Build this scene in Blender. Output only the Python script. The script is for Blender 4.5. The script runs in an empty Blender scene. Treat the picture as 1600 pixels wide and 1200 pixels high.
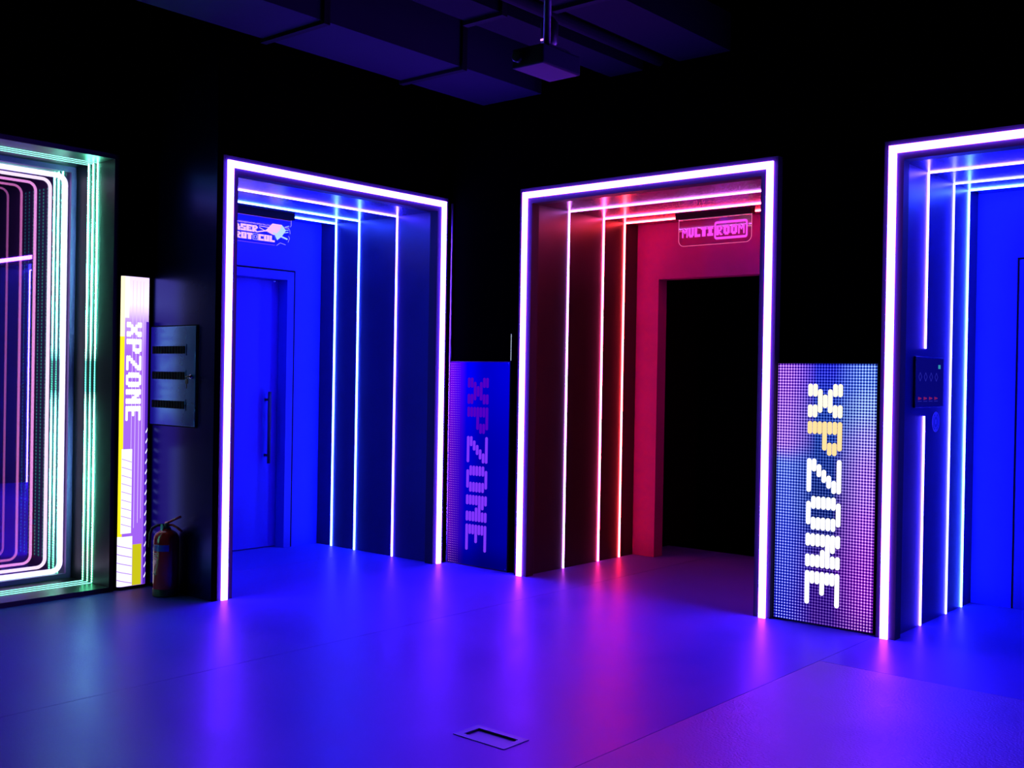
import bpy, bmesh, math, random
from mathutils import Vector, Matrix
random.seed(4)
SC = bpy.context.scene
COL = SC.collection

# ------------------------------------------------------------------ camera
CAM_F, CAM_YAW, CAM_PITCH, CAM_ROLL = 1691.3, 0.7051, -0.0059, 0.0172
CAM_POS = Vector((5.6526, -5.8671, 1.4))
cam_data = bpy.data.cameras.new('camera')
cam = bpy.data.objects.new('camera', cam_data)
COL.objects.link(cam)
cam_data.sensor_width = 36.0
cam_data.lens = CAM_F / 1600 * 36
cam_data.clip_start = 0.05
_f = Vector((-math.sin(CAM_YAW) * math.cos(CAM_PITCH), math.cos(CAM_YAW) * math.cos(CAM_PITCH), math.sin(CAM_PITCH)))
_r = Vector((math.cos(CAM_YAW), math.sin(CAM_YAW), 0))
_u = _r.cross(_f)
_r2 = math.cos(CAM_ROLL) * _r + math.sin(CAM_ROLL) * _u
_u2 = -math.sin(CAM_ROLL) * _r + math.cos(CAM_ROLL) * _u
m = Matrix((_r2, _u2, -_f)).transposed().to_4x4()
m.translation = CAM_POS
cam.matrix_world = m
SC.camera = cam

# ------------------------------------------------------------------ world, exposure
world = bpy.data.worlds.new('dark_room')
SC.world = world
world.use_nodes = True
world.node_tree.nodes['Background'].inputs[0].default_value = (0, 0, 0, 1)
world.node_tree.nodes['Background'].inputs[1].default_value = 0
SC.view_settings.view_transform = 'Standard'
SC.view_settings.look = 'None'
SC.view_settings.exposure = 0.0
SC.view_settings.gamma = 1.0
SC.view_settings.use_curve_mapping = False
SC.cycles.max_bounces = 12
SC.cycles.glossy_bounces = 6
SC.cycles.transparent_max_bounces = 16
SC.cycles.sample_clamp_indirect = 6.0
SC.cycles.caustics_reflective = False
SC.cycles.caustics_refractive = False
SC.cycles.use_denoising = True

# ------------------------------------------------------------------ materials
MATS = {}
def nt(name):
    mt = bpy.data.materials.new(name)
    mt.use_nodes = True
    MATS[name] = mt
    return mt, mt.node_tree.nodes, mt.node_tree.links
def pbr(name, col, rough=0.5, metal=0.0, spec=0.5, noise=0.0, scale=8.0, coat=0.0, bump=0.0):
    mt, N, L = nt(name)
    b = N['Principled BSDF']
    b.inputs['Base Color'].default_value = (*col, 1)
    b.inputs['Roughness'].default_value = rough
    b.inputs['Metallic'].default_value = metal
    b.inputs['Specular IOR Level'].default_value = spec
    b.inputs['Coat Weight'].default_value = coat
    b.inputs['Coat Roughness'].default_value = 0.1
    if noise or bump:
        tc = N.new('ShaderNodeTexCoord'); no = N.new('ShaderNodeTexNoise')
        no.inputs['Scale'].default_value = scale; no.inputs['Detail'].default_value = 6
        L.new(tc.outputs['Object'], no.inputs['Vector'])
        if noise:
            mr = N.new('ShaderNodeMapRange')
            mr.inputs['To Min'].default_value = max(0.02, rough - noise); mr.inputs['To Max'].default_value = min(1, rough + noise)
            L.new(no.outputs['Fac'], mr.inputs['Value']); L.new(mr.outputs['Result'], b.inputs['Roughness'])
            mx = N.new('ShaderNodeMix'); mx.data_type = 'RGBA'
            mx.inputs[6].default_value = (*[c * 0.8 for c in col], 1); mx.inputs[7].default_value = (*[min(1, c * 1.2) for c in col], 1)
            L.new(no.outputs['Fac'], mx.inputs[0]); L.new(mx.outputs[2], b.inputs['Base Color'])
        if bump:
            bp = N.new('ShaderNodeBump'); bp.inputs['Strength'].default_value = bump; bp.inputs['Distance'].default_value = 0.01
            L.new(no.outputs['Fac'], bp.inputs['Height']); L.new(bp.outputs['Normal'], b.inputs['Normal'])
    return mt
def emit(name, col, strength=1.0):
    mt, N, L = nt(name)
    for n in list(N): N.remove(n)
    out = N.new('ShaderNodeOutputMaterial'); e = N.new('ShaderNodeEmission')
    e.inputs['Color'].default_value = (*col, 1); e.inputs['Strength'].default_value = strength
    L.new(e.outputs[0], out.inputs[0])
    return mt

pbr('wall_black', (0.0003, 0.0003, 0.0003), 0.85, spec=0.0, noise=0.05, scale=5)
pbr('ceiling_black', (0.0012, 0.0012, 0.0013), 0.9, spec=0.03)
pbr('frame_black', (0.020, 0.020, 0.020), 0.6, spec=0.2)
# portal surfaces tinted blue or plum, putting the LED light's saturation into base colour
pbr('reveal_blue', (0.010, 0.011, 0.045), 0.34, spec=0.45, noise=0.04, scale=3)
pbr('reveal_plum', (0.010, 0.006, 0.006), 0.34, spec=0.45, noise=0.04, scale=3)
pbr('reveal_ceiling_blue', (0.05, 0.09, 0.26), 0.24, metal=0.6, spec=0.6, noise=0.015, scale=3)
pbr('reveal_ceiling_plum', (0.16, 0.03, 0.12), 0.24, metal=0.6, spec=0.6, noise=0.015, scale=3)
pbr('plaster_blue', (0.020, 0.022, 0.42), 0.6, spec=0.25, noise=0.04, scale=6)
pbr('plaster_plum', (0.12, 0.004, 0.13), 0.6, spec=0.2, noise=0.04, scale=6)
pbr('door_paint', (0.020, 0.022, 0.36), 0.5, spec=0.25, noise=0.04, scale=4)
pbr('door_frame_paint', (0.018, 0.02, 0.30), 0.5, spec=0.25)
pbr('dark_metal', (0.03, 0.03, 0.035), 0.4, metal=0.3)
pbr('black_plastic', (0.008, 0.008, 0.010), 0.4)
pbr('void', (0.003, 0.003, 0.003), 0.95, spec=0.0)
pbr('cabinet', (0.05, 0.15, 0.42), 0.28, metal=0.9, spec=0.5, noise=0.05, scale=4)
pbr('side_wall', (0.010, 0.016, 0.15), 0.26, metal=1.0, spec=0.4, noise=0.04, scale=2)
pbr('chrome', (0.7, 0.7, 0.72), 0.15, metal=1.0)
pbr('trim_metal', (0.55, 0.5, 0.6), 0.3, metal=1.0)
pbr('duct_grey', (0.012, 0.012, 0.022), 0.8, spec=0.05, metal=0.0, noise=0.05, scale=2)
pbr('red_paint', (0.55, 0.015, 0.010), 0.18, coat=0.6)
pbr('label_blue', (0.02, 0.04, 0.35), 0.4)
pbr('label_cream', (0.45, 0.42, 0.35), 0.5)
pbr('seal_green', (0.1, 0.6, 0.45), 0.4)
pbr('rubber', (0.006, 0.006, 0.006), 0.5)
pbr('glossy_black', (0.010, 0.010, 0.014), 0.36, spec=0.3)
pbr('white_plastic', (0.012, 0.010, 0.025), 0.7, spec=0.1)
pbr('duct_shaded', (0.004, 0.004, 0.007), 0.8, spec=0.03)  # duct colour darkened for the two ducts and pipe that get less light
pbr('joint_dark', (0.004, 0.004, 0.005), 0.9, spec=0.1)
pbr('paper_white', (0.7, 0.7, 0.7), 0.6)

def floor_mat(name, c1, c2, r1, r2, bumpy, sheen):
    """blue-tinted diffuse plus violet-tinted gloss; the tints stand in for coloured light"""
    mt, N, L = nt(name)
    for n in list(N): N.remove(n)
    out = N.new('ShaderNodeOutputMaterial'); df = N.new('ShaderNodeBsdfDiffuse'); gl = N.new('ShaderNodeBsdfGlossy'); ad = N.new('ShaderNodeAddShader')
    tc = N.new('ShaderNodeTexCoord')
    n1 = N.new('ShaderNodeTexNoise'); n1.inputs['Scale'].default_value = 2.2; n1.inputs['Detail'].default_value = 8; n1.inputs['Roughness'].default_value = 0.65
    n2 = N.new('ShaderNodeTexNoise'); n2.inputs['Scale'].default_value = 90; n2.inputs['Detail'].default_value = 3
    L.new(tc.outputs['Object'], n1.inputs['Vector']); L.new(tc.outputs['Object'], n2.inputs['Vector'])
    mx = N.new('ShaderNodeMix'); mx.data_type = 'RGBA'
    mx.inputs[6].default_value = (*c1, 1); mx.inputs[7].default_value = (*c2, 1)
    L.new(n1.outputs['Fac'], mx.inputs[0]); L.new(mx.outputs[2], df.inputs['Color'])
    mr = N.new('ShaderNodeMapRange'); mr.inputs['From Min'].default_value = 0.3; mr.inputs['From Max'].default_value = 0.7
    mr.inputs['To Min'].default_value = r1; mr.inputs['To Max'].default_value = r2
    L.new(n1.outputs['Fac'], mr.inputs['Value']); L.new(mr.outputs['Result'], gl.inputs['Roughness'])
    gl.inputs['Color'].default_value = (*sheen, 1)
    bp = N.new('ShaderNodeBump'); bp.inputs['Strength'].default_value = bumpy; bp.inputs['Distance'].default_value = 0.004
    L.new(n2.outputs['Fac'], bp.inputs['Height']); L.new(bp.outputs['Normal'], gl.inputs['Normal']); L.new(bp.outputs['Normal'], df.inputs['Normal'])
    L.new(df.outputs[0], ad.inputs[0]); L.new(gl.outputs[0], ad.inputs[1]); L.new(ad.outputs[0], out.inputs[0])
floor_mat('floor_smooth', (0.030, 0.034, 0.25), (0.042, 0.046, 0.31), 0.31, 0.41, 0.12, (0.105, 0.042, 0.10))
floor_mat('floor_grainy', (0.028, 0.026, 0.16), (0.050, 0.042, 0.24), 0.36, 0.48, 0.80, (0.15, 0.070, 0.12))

# LED colours: deep radiance in the strip's own hue; all three channels above 1 so the strip itself clips to white
VIOLET = (13, 2.4, 85)
emit('frame_led_blue', (8.5, 2.4, 95))
emit('frame_led_plum', VIOLET)
emit('led_blue', (2.5, 2.5, 120))
emit('led_cyan', (2.6, 6.5, 120))
emit('led_pinkblue', (5.5, 3, 120))
emit('led_violet', (12, 3.0, 18))
emit('led_pink', (56, 3.0, 13))
emit('led_red', (76, 2.4, 3.6))

# ------------------------------------------------------------------ mesh helpers
def bm_box(bm, x0, x1, y0, y1, z0, z1):
    v = [bm.verts.new((x, y, z)) for z in (z0, z1) for y in (y0, y1) for x in (x0, x1)]
    for f in ((0, 2, 3, 1), (4, 5, 7, 6), (0, 1, 5, 4), (2, 6, 7, 3), (0, 4, 6, 2), (1, 3, 7, 5)):
        bm.faces.new([v[i] for i in f])
def bevel(bm, w, seg=2):
    bmesh.ops.bevel(bm, geom=list(bm.edges), offset=w, segments=seg, profile=0.5, affect='EDGES', clamp_overlap=True)
def bm_prism(bm, pts, axis, a, b):
    """closed outline pts (2-D) pushed along axis from a to b; axis x: (y,z), y: (x,z), z: (x,y)"""
    def P(p, t):
        return {'x': (t, p[0], p[1]), 'y': (p[0], t, p[1]), 'z': (p[0], p[1], t)}[axis]
    A = [bm.verts.new(P(p, a)) for p in pts]; B = [bm.verts.new(P(p, b)) for p in pts]
    n = len(pts)
    bm.faces.new(A); bm.faces.new(list(reversed(B)))
    for i in range(n):
        bm.faces.new((A[i], B[i], B[(i + 1) % n], A[(i + 1) % n]))
def bm_lathe(bm, prof, seg=28, cx=0, cy=0):
    rings = []
    for r, z in prof:
        rings.append([bm.verts.new((cx + r * math.cos(2 * math.pi * i / seg), cy + r * math.sin(2 * math.pi * i / seg), z)) for i in range(seg)])
    for a, b in zip(rings, rings[1:]):
        for i in range(seg):
            bm.faces.new((a[i], a[(i + 1) % seg], b[(i + 1) % seg], b[i]))
    bm.faces.new(list(reversed(rings[0]))); bm.faces.new(rings[-1])
def bm_tube(bm, pts, r, seg=10, closed=False):
    pts = [Vector(p) for p in pts]; n = len(pts); rings = []
    prev = None
    for i, p in enumerate(pts):
        if closed: d = (pts[(i + 1) % n] - pts[i - 1]).normalized()
        else: d = (pts[min(i + 1, n - 1)] - pts[max(i - 1, 0)]).normalized()
        ref = prev if prev is not None else (Vector((0, 0, 1)) if abs(d.z) < 0.9 else Vector((1, 0, 0)))
        s = d.cross(ref).normalized(); t = s.cross(d).normalized(); prev = t
        rings.append([bm.verts.new(p + r * (math.cos(2 * math.pi * k / seg) * s + math.sin(2 * math.pi * k / seg) * t)) for k in range(seg)])
    rng = range(n) if closed else range(n - 1)
    for i in rng:
        a, b = rings[i], rings[(i + 1) % n]
        for k in range(seg):
            bm.faces.new((a[k], a[(k + 1) % seg], b[(k + 1) % seg], b[k]))
    if not closed:
        bm.faces.new(list(reversed(rings[0]))); bm.faces.new(rings[-1])
def round_rect(x0, x1, z0, z1, r, n=6):
    pts = []
    for cx, cz, a0 in ((x1 - r, z0 + r, -90), (x1 - r, z1 - r, 0), (x0 + r, z1 - r, 90), (x0 + r, z0 + r, 180)):
        for i in range(n + 1):
            a = math.radians(a0 + 90 * i / n)
            pts.append((cx + r * math.cos(a), cz + r * math.sin(a)))
    return pts
def mesh_of(bm, name, mat, smooth=False):
    bmesh.ops.recalc_face_normals(bm, faces=bm.faces)
    me = bpy.data.meshes.new(name); bm.to_mesh(me); bm.free()
    me.materials.append(MATS[mat])
    if smooth:
        for p in me.polygons: p.use_smooth = True
    return me
def link(name, me, parent=None, loc=(0, 0, 0), rotz=0.0):
    o = bpy.data.objects.new(name, me); COL.objects.link(o)
    o.parent = parent; o.location = loc; o.rotation_euler = (0, 0, rotz)
    return o
def obj(name, bm, mat, parent=None, smooth=False, loc=(0, 0, 0)):
    return link(name, mesh_of(bm, name, mat, smooth), parent, loc)
def boxes(name, mat, lst, parent=None, bev=0.0):
    bm = bmesh.new()
    for b in lst: bm_box(bm, *b)
    if bev: bevel(bm, bev)
    return obj(name, bm, mat, parent)
def tag(o, label, cat, group=None):
    o['label'] = label; o['category'] = cat
    if group: o['group'] = group
    return o
def thing(name, label, cat, loc=(0, 0, 0), rotz=0.0, group=None):
    o = link(name, None, None, loc, rotz)
    return tag(o, label, cat, group)
def struct(o):
    o['kind'] = 'structure'
    return o
def shade_auto(o, ang=40):
    for p in o.data.polygons: p.use_smooth = True
    try:
        o.data.set_sharp_from_angle(angle=math.radians(ang))
    except Exception: pass

# ------------------------------------------------------------------ room shell
XMAX, YMIN, ZC = 8.6, -9.2, 4.3
A0 = 0.06           # the plain walls stand this far behind the portal frames
PW, PH = 1.926, 2.706
UA, UB, UC = -1.952, 0.736, 3.356

fl = struct(boxes('floor', 'joint_dark', [(-2.6, XMAX, YMIN, 2.0, -0.10, -0.006)]))
def sheet(x0, x1, y0, y1, mat):
    bm = bmesh.new(); bm_box(bm, x0 + .0015, x1 - .0015, y0 + .0015, y1 - .0015, -0.006, 0.0)
    obj('floor_sheet', bm, mat, fl)
HX0, HX1, HY0, HY1 = 2.782, 2.988, -2.752, -2.660          # opening of the floor box
for x0, x1 in ((-2.6, -0.74), (-0.74, 1.292)):
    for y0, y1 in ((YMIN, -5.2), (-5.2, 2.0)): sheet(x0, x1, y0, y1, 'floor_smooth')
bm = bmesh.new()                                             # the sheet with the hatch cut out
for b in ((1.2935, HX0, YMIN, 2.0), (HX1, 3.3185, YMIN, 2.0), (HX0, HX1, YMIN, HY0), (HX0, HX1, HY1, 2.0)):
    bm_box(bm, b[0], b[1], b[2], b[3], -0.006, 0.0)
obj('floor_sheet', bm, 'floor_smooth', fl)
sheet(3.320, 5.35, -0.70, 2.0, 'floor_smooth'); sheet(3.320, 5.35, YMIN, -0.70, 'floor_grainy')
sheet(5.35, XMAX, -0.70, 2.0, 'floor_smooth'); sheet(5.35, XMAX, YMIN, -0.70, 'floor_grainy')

struct(boxes('ceiling', 'ceiling_black', [(-2.6, XMAX, YMIN, 2.0, ZC, ZC + 0.1)]))
ZT = PH + 0.028
struct(boxes('wall_right', 'wall_black', [
    (-A0, XMAX, A0, A0 + .10, ZT, ZC), (-A0, UB - .028, A0, A0 + .10, 0, ZT),
    (UB + PW + .028, UC - .028, A0, A0 + .10, 0, ZT), (UC + PW + .028, XMAX, A0, A0 + .10, 0, ZT)]))
struct(boxes('wall_left', 'wall_black', [(-0.014, 0.0, UA - .062, UA - .028, 0, ZC), (-A0 - .10, -A0, UA - .028, A0, ZT, ZC), (-A0 - .10, -A0, UA + PW + .028, A0, 0, ZT)]))
struct(boxes('wall_side', 'side_wall', [(-2.6, -0.014, UA - .062, UA - .028, 0, ZC)]))
FX = -0.70                                                   # face of the far left wall
PY1, PY0, P0H = -2.300, -4.250, 2.735
struct(boxes('wall_far_left', 'wall_black', [
    (FX - .10, FX, YMIN, PY0 - .03, 0, ZC), (FX - .10, FX, PY0 - .03, UA - .062, P0H + .03, ZC),
    (FX - .12, FX - .02, PY1 + .03, UA - .062, 0, P0H + .03)]))
struct(boxes('wall_rear', 'wall_black', [(XMAX, XMAX + .1, YMIN, A0, 0, ZC)]))
struct(boxes('wall_front', 'wall_black', [(FX - .1, XMAX, YMIN - .1, YMIN, 0, ZC)]))
bm = bmesh.new(); bm_lathe(bm, [(.010, 0.0), (.010, 2.70)], 12)
struct(obj('trim_1', bm, 'trim_metal', None, True, (0.008, A0 - .02, 0)))

# ------------------------------------------------------------------ portals
def u_shape(bm, o0, o1, v0, v1, zt, W):
    """three-sided mitred band between inset o0 and o1 of an opening of width W and height zt"""
    pts = [(o0, 0), (o0, zt - o0), (W - o0, zt - o0), (W - o0, 0), (W - o1, 0), (W - o1, zt - o1), (o1, zt - o1), (o1, 0)]
    bm_prism(bm, pts, 'y', v0, v1)
D = 1.38
RV = 0.045
HS = 2.632
STRIP_D = (0.4715, 0.909, 1.191)
def portal(label, loc, rotz, leds, door_u, door_top, gap=None, doorway=False, zone='blue', frame='plum'):
    t = thing('portal', label, 'doorway', loc, rotz)
    bm = bmesh.new(); u_shape(bm, -.028, .08, 0.0, A0 + .02, PH, PW); obj('front_frame', bm, 'frame_black', t)
    bm = bmesh.new(); u_shape(bm, 0.0, .041, -.012, 0.0, PH, PW)
    fo = obj('frame_light', bm, 'frame_led_' + frame, t); fo['label'] = 'glowing white light frame around the opening'
    boxes('reveal_panel', 'reveal_' + zone, [(RV - .03, RV, A0 + .02, D, 0, HS + .03)], t)
    boxes('reveal_panel', 'reveal_' + zone, [(PW - RV, PW - RV + .03, A0 + .02, D, 0, HS + .03)], t)
    boxes('ceiling_panel', 'reveal_ceiling_' + zone, [(RV, PW - RV, A0 + .02, D, HS, HS + .03)], t)
    for k, (d, mname) in enumerate(zip(STRIP_D, leds)):
        bm = bmesh.new(); w = .0062; q = .007
        x0, x1 = RV, PW - RV
        if gap and k == 0:
            bm_box(bm, x0, x0 + q, d - w, d + w, 0, gap[0]); bm_box(bm, x0, x0 + q, d - w, d + w, gap[1], HS - q)
        else:
            bm_box(bm, x0, x0 + q, d - w, d + w, 0, HS - q)
        bm_box(bm, x1 - q, x1, d - w, d + w, 0, HS - q)
        bm_box(bm, x0, x1, d - w, d + w, HS - q, HS)
        obj('led_strip', bm, mname, t)
    # back wall with its doorway
    a, b = door_u
    boxes('back_wall', 'plaster_' + zone, [(0.0, a, D, D + .12, 0, HS + .05), (b, PW, D, D + .12, 0, HS + .05), (a, b, D, D + .12, door_top, HS + .05)], t)
    if doorway:
        boxes('dark_passage', 'void', [(a - .3, b + .3, D + 1.2, D + 1.25, 0, door_top + .3), (a - .3, a - .25, D + .12, D + 1.2, 0, door_top + .3),
              (b + .25, b + .3, D + .12, D + 1.2, 0, door_top + .3), (a - .3, b + .3, D + .12, D + 1.2, door_top + .25, door_top + .3)], t)
    return t
PA = portal('blue-lit portal on the left with a closed door, next to the electrical cabinet', (0, UA, 0), math.pi / 2,
            ('led_pinkblue', 'led_cyan', 'led_cyan'), (0.55, 1.607), 2.223, frame='blue')
PB = portal('red and magenta lit portal in the middle with a dark open doorway', (UB, 0, 0), 0.0,
            ('led_violet', 'led_pink', 'led_red'), (0.250, 1.30), 2.195, doorway=True, zone='plum')
PC = portal('blue-lit portal at the right edge with a small control screen inside', (UC, 0, 0), 0.0,
            ('led_pinkblue', 'led_blue', 'led_cyan'), (0.302, 1.30), 2.20, gap=(1.217, 1.61))

# doors -----------------------------------------------------------
def door(n, loc, rotz, a, b, top, rec):
    """frame lining set in the back wall opening a..b (local), leaf set back by rec"""
    d = struct(link('door_%d' % n, None, None, loc, rotz))
    fw = .070
    pts = [(a + .004, 0), (a + .004, top - .004), (b - .004, top - .004), (b - .004, 0), (b - fw, 0), (b - fw, top - fw), (a + fw, top - fw), (a + fw, 0)]
    bm = bmesh.new(); bm_prism(bm, pts, 'y', D - .006, D + .15); obj('door_frame', bm, 'door_frame_paint', d)
    bm = bmesh.new(); g = .010
    bm_prism(bm, [(a - g, 0), (a - g, top + g), (b + g, top + g), (b + g, 0), (b, 0), (b, top), (a, top), (a, 0)], 'y', D - .003, D); obj('frame_joint', bm, 'joint_dark', d)
    boxes('door_leaf', 'door_paint', [(a + fw + .003, b - fw - .003, D + rec, D + rec + .045, .008, top - fw - .003)], d)
    return d
d1 = door(1, (0, UA, 0), math.pi / 2, 0.55, 1.607, 2.223, 0.10)
lf = [c for c in d1.children if c.name.startswith('door_leaf')][0]
bm = bmesh.new(); hu = 1.418; hv = D + .045
bm_tube(bm, [(hu, hv, .682), (hu, hv, 1.254)], .014, 12)
for z in (.745, 1.19): bm_tube(bm, [(hu, hv, z), (hu, D + .10, z)], .010, 8)
h = obj('pull_handle', bm, 'black_plastic', lf, True); h['label'] = 'long dark vertical pull bar'
bm = bmesh.new(); bm_lathe(bm, [(.012, 2.135), (.012, 2.150)], 12, 1.455, D + .06); obj('door_stud', bm, 'chrome', lf, True)
d2 = door(2, (UC, 0, 0), 0.0, 0.302, 1.30, 2.20, 0.10)

# ------------------------------------------------------------------ pixel lettering
GLYPH = {
 'M': ['10001', '11011', '11111', '10101', '10001', '10001', '10001'],
 'U': ['11011', '11011', '11011', '11011', '11011', '11111', '01110'],
 'L': ['11000', '11000', '11000', '11000', '11000', '11111', '11111'],
 'T': ['11111', '11111', '01110', '01110', '01110', '01110', '01110'],
 'I': ['11111', '11111', '01110', '01110', '01110', '11111', '11111'],
 'R': ['11110', '11011', '11011', '11110', '11100', '11110', '11011'],
 'O': ['01110', '11111', '11011', '11011', '11011', '11111', '01110'],
 'A': ['00100', '01110', '01110', '11011', '11111', '11111', '11011'],
 'S': ['11111', '11111', '11000', '11111', '00011', '11111', '11111'],
 'E': ['11111', '11111', '11000', '11110', '11000', '11111', '11111'],
 'P': ['11111', '11011', '11011', '11111', '11110', '11000', '11000'],
 'C': ['11111', '11111', '11000', '11000', '11000', '11111', '11111'],
 'Q': ['11111', '11011', '11011', '11011', '11011', '11111', '11111'],   # squared O
 'o': ['11111', '10001', '10001', '10001', '10001', '10001', '11111'],   # outline O
}
def glyph_bm(ch, u0, z0, w, h, v0, v1):
    """union outline of the glyph's pixels, pushed from v0 to v1"""
    g = GLYPH[ch]; R, Cn = len(g), len(g[0]); bm = bmesh.new()
    on = lambda r, c: 0 <= r < R and 0 <= c < Cn and g[r][c] == '1'
    X = lambda c: u0 + w * c / Cn
    Z = lambda r: z0 + h * (1 - r / R)
    for r in range(R):
        for c in range(Cn):
            if not on(r, c): continue
            q = [(X(c), Z(r)), (X(c + 1), Z(r)), (X(c + 1), Z(r + 1)), (X(c), Z(r + 1))]
            bm.faces.new([bm.verts.new((x, v0, z)) for x, z in q]); bm.faces.new([bm.verts.new((x, v1, z)) for x, z in reversed(q)])
            for (dr, dc, i, j) in ((-1, 0, 0, 1), (0, 1, 1, 2), (1, 0, 2, 3), (0, -1, 3, 0)):
                if not on(r + dr, c + dc):
                    a, b = q[i], q[j]
                    bm.faces.new([bm.verts.new(p) for p in ((a[0], v0, a[1]), (a[0], v1, a[1]), (b[0], v1, b[1]), (b[0], v0, b[1]))])
    bmesh.ops.remove_doubles(bm, verts=bm.verts, dist=1e-5)
    return bm
emit('sign_magenta', (1.0, 0.07, 0.95))
emit('sign_pinkedge', (1.0, 0.22, 0.55))
emit('sign_lilac', (0.95, 0.55, 1.0))
emit('sign_ice', (0.50, 0.75, 1.0))
emit('sign_edge', (0.55, 0.45, 1.0))
emit('sign_edge_dim', (0.30, 0.10, 0.85))
def glass(name, col, gl, rough=0.03):
    mt, N, L = nt(name)
    for n in list(N): N.remove(n)
    out = N.new('ShaderNodeOutputMaterial'); mx = N.new('ShaderNodeMixShader')
    tr = N.new('ShaderNodeBsdfTransparent'); g = N.new('ShaderNodeBsdfGlossy')
    tr.inputs['Color'].default_value = (*col, 1); g.inputs['Roughness'].default_value = rough
    mx.inputs[0].default_value = gl
    L.new(tr.outputs[0], mx.inputs[1]); L.new(g.outputs[0], mx.inputs[2]); L.new(mx.outputs[0], out.inputs[0])
glass('acrylic', (0.92, 0.92, 0.95), 0.05)
glass('half_mirror', (0.90, 0.88, 0.95), 0.30, 0.0)

SV = 1.10
# MULTIROOM sign
sg = thing('hanging_sign', 'clear acrylic edge-lit sign reading MULTIROOM in magenta under a black ceiling bar', 'sign', (UB, 0, 0))
boxes('ceiling_bar', 'joint_dark', [(.595, 1.212, SV - .045, SV + .03, 2.600, HS)], sg)
o = round_rect(.600, 1.202, 2.400, 2.660, .045)
o = [(x, min(z, 2.600)) for x, z in o]
bm = bmesh.new(); pl = []
for q in o:
    if not pl or (abs(q[0] - pl[-1][0]) + abs(q[1] - pl[-1][1])) > 1e-6: pl.append(q)
pl = [q for q in pl if q[1] < 2.600] + []
# outline order: bottom right arc, then up, then left side, bottom left arc
br = [q for q in pl if q[0] > .9]; bl = [q for q in pl if q[0] <= .9]
outline = br + [(1.202, 2.600), (.600, 2.600)] + bl
bm_prism(bm, outline, 'y', SV - .004, SV + .004); plate = obj('acrylic_plate', bm, 'acrylic', sg)
bm = bmesh.new(); bm_tube(bm, [(x, SV, z) for x, z in ([(.600, 2.600)] + bl + br + [(1.202, 2.600)])], .0016, 6); obj('lit_edge', bm, 'sign_pinkedge', plate)
bm = bmesh.new(); bm_tube(bm, [(.602, SV, 2.597), (1.200, SV, 2.597)], .0013, 6); obj('lit_edge', bm, 'sign_pinkedge', plate)
for a, b in ((.604, .634), (1.172, 1.198)):
    bm = bmesh.new(); bm_tube(bm, [(a, SV, 2.512), (b, SV, 2.512)], .0022, 6); obj('lit_line', bm, 'sign_pinkedge', plate)
for k, ch in enumerate('MULTI'): obj('letter', glyph_bm(ch, .634 + k * .0535, 2.461, .046, .070, SV - .009, SV - .004), 'sign_magenta', plate)
for k, ch in enumerate('ROOM'): obj('letter', glyph_bm(ch, .921 + k * .0595, 2.461, .050, .070, SV - .009, SV - .004), 'sign_magenta', plate)
def ring_prism(bm, outer, inner, v0, v1):
    n = len(outer)
    vs = [[bm.verts.new((x, v, z)) for x, z in ring] for ring, v in ((outer, v0), (inner, v0), (inner, v1), (outer, v1))]
    for a, b in ((0, 1), (1, 2), (2, 3), (3, 0)):
        for i in range(n):
            bm.faces.new((vs[a][i], vs[a][(i + 1) % n], vs[b][(i + 1) % n], vs[b][i]))
bm = bmesh.new(); ring_prism(bm, round_rect(.905, 1.173, 2.431, 2.563, .020), round_rect(.917, 1.161, 2.449, 2.545, .008), SV - .008, SV - .004)
obj('letter_box', bm, 'sign_magenta', plate)

# LASER PROTOCOL sign
sg = thing('hanging_sign', 'clear acrylic edge-lit sign reading LASER PROTOCOL with a faceted emblem above the door', 'sign', (0, UA, 0), math.pi / 2)
boxes('ceiling_bar', 'joint_dark', [(.640, 1.350, SV - .045, SV + .03, 2.585, HS)], sg)
pts = [(.660, 2.379), (1.196, 2.379), (1.212, 2.379), (1.245, 2.402), (1.296, 2.392), (1.320, 2.415), (1.333, 2.447), (1.322, 2.462), (1.338, 2.480), (1.334, 2.508),
       (1.322, 2.520), (1.338, 2.534), (1.347, 2.545), (1.347, 2.585), (.660, 2.585)]
bm = bmesh.new(); bm_prism(bm, pts, 'y', SV - .004, SV + .004); plate = obj('acrylic_plate', bm, 'acrylic', sg)
for seg, mname in (((0, 2), 'sign_edge_dim'), ((2, 5), 'sign_edge'), ((5, 8), 'sign_edge'), ((8, 11), 'sign_edge'), ((11, 14), 'sign_edge')):
    bm = bmesh.new(); bm_tube(bm, [(x, SV - .004, z) for x, z in pts[seg[0]:seg[1]]], .0014, 6); obj('lit_edge', bm, mname, plate)
bm = bmesh.new(); bm_tube(bm, [(.662, SV - .004, 2.580), (1.340, SV - .004, 2.580)], .0012, 6); obj('lit_edge', bm, 'sign_edge_dim', plate)
for k, ch in enumerate('LASER'): obj('letter', glyph_bm(ch, .777 + k * .0520, 2.459, .046, .050, SV - .009, SV - .004), 'sign_lilac', plate)
for k, ch in enumerate('PRQTQCQL'):
    if k == 4:
        bm = bmesh.new()
        for s_, t_ in ((0.0, .0025), (.012, .0020)):
            ring_prism(bm, round_rect(.836 - .0515 + k * .0515 + s_, .882 - .0515 + k * .0515 - s_, 2.401 + s_, 2.448 - s_, .003, 2),
                       round_rect(.836 - .0515 + k * .0515 + s_ + t_, .882 - .0515 + k * .0515 - s_ - t_, 2.401 + s_ + t_, 2.448 - s_ - t_, .002, 2), SV - .008, SV - .004)
        obj('outlined_letter', bm, 'sign_edge', plate)
    else:
        obj('letter', glyph_bm(ch, .836 - .0515 + k * .0515, 2.401, .045, .047, SV - .009, SV - .004), 'sign_lilac', plate)
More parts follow.
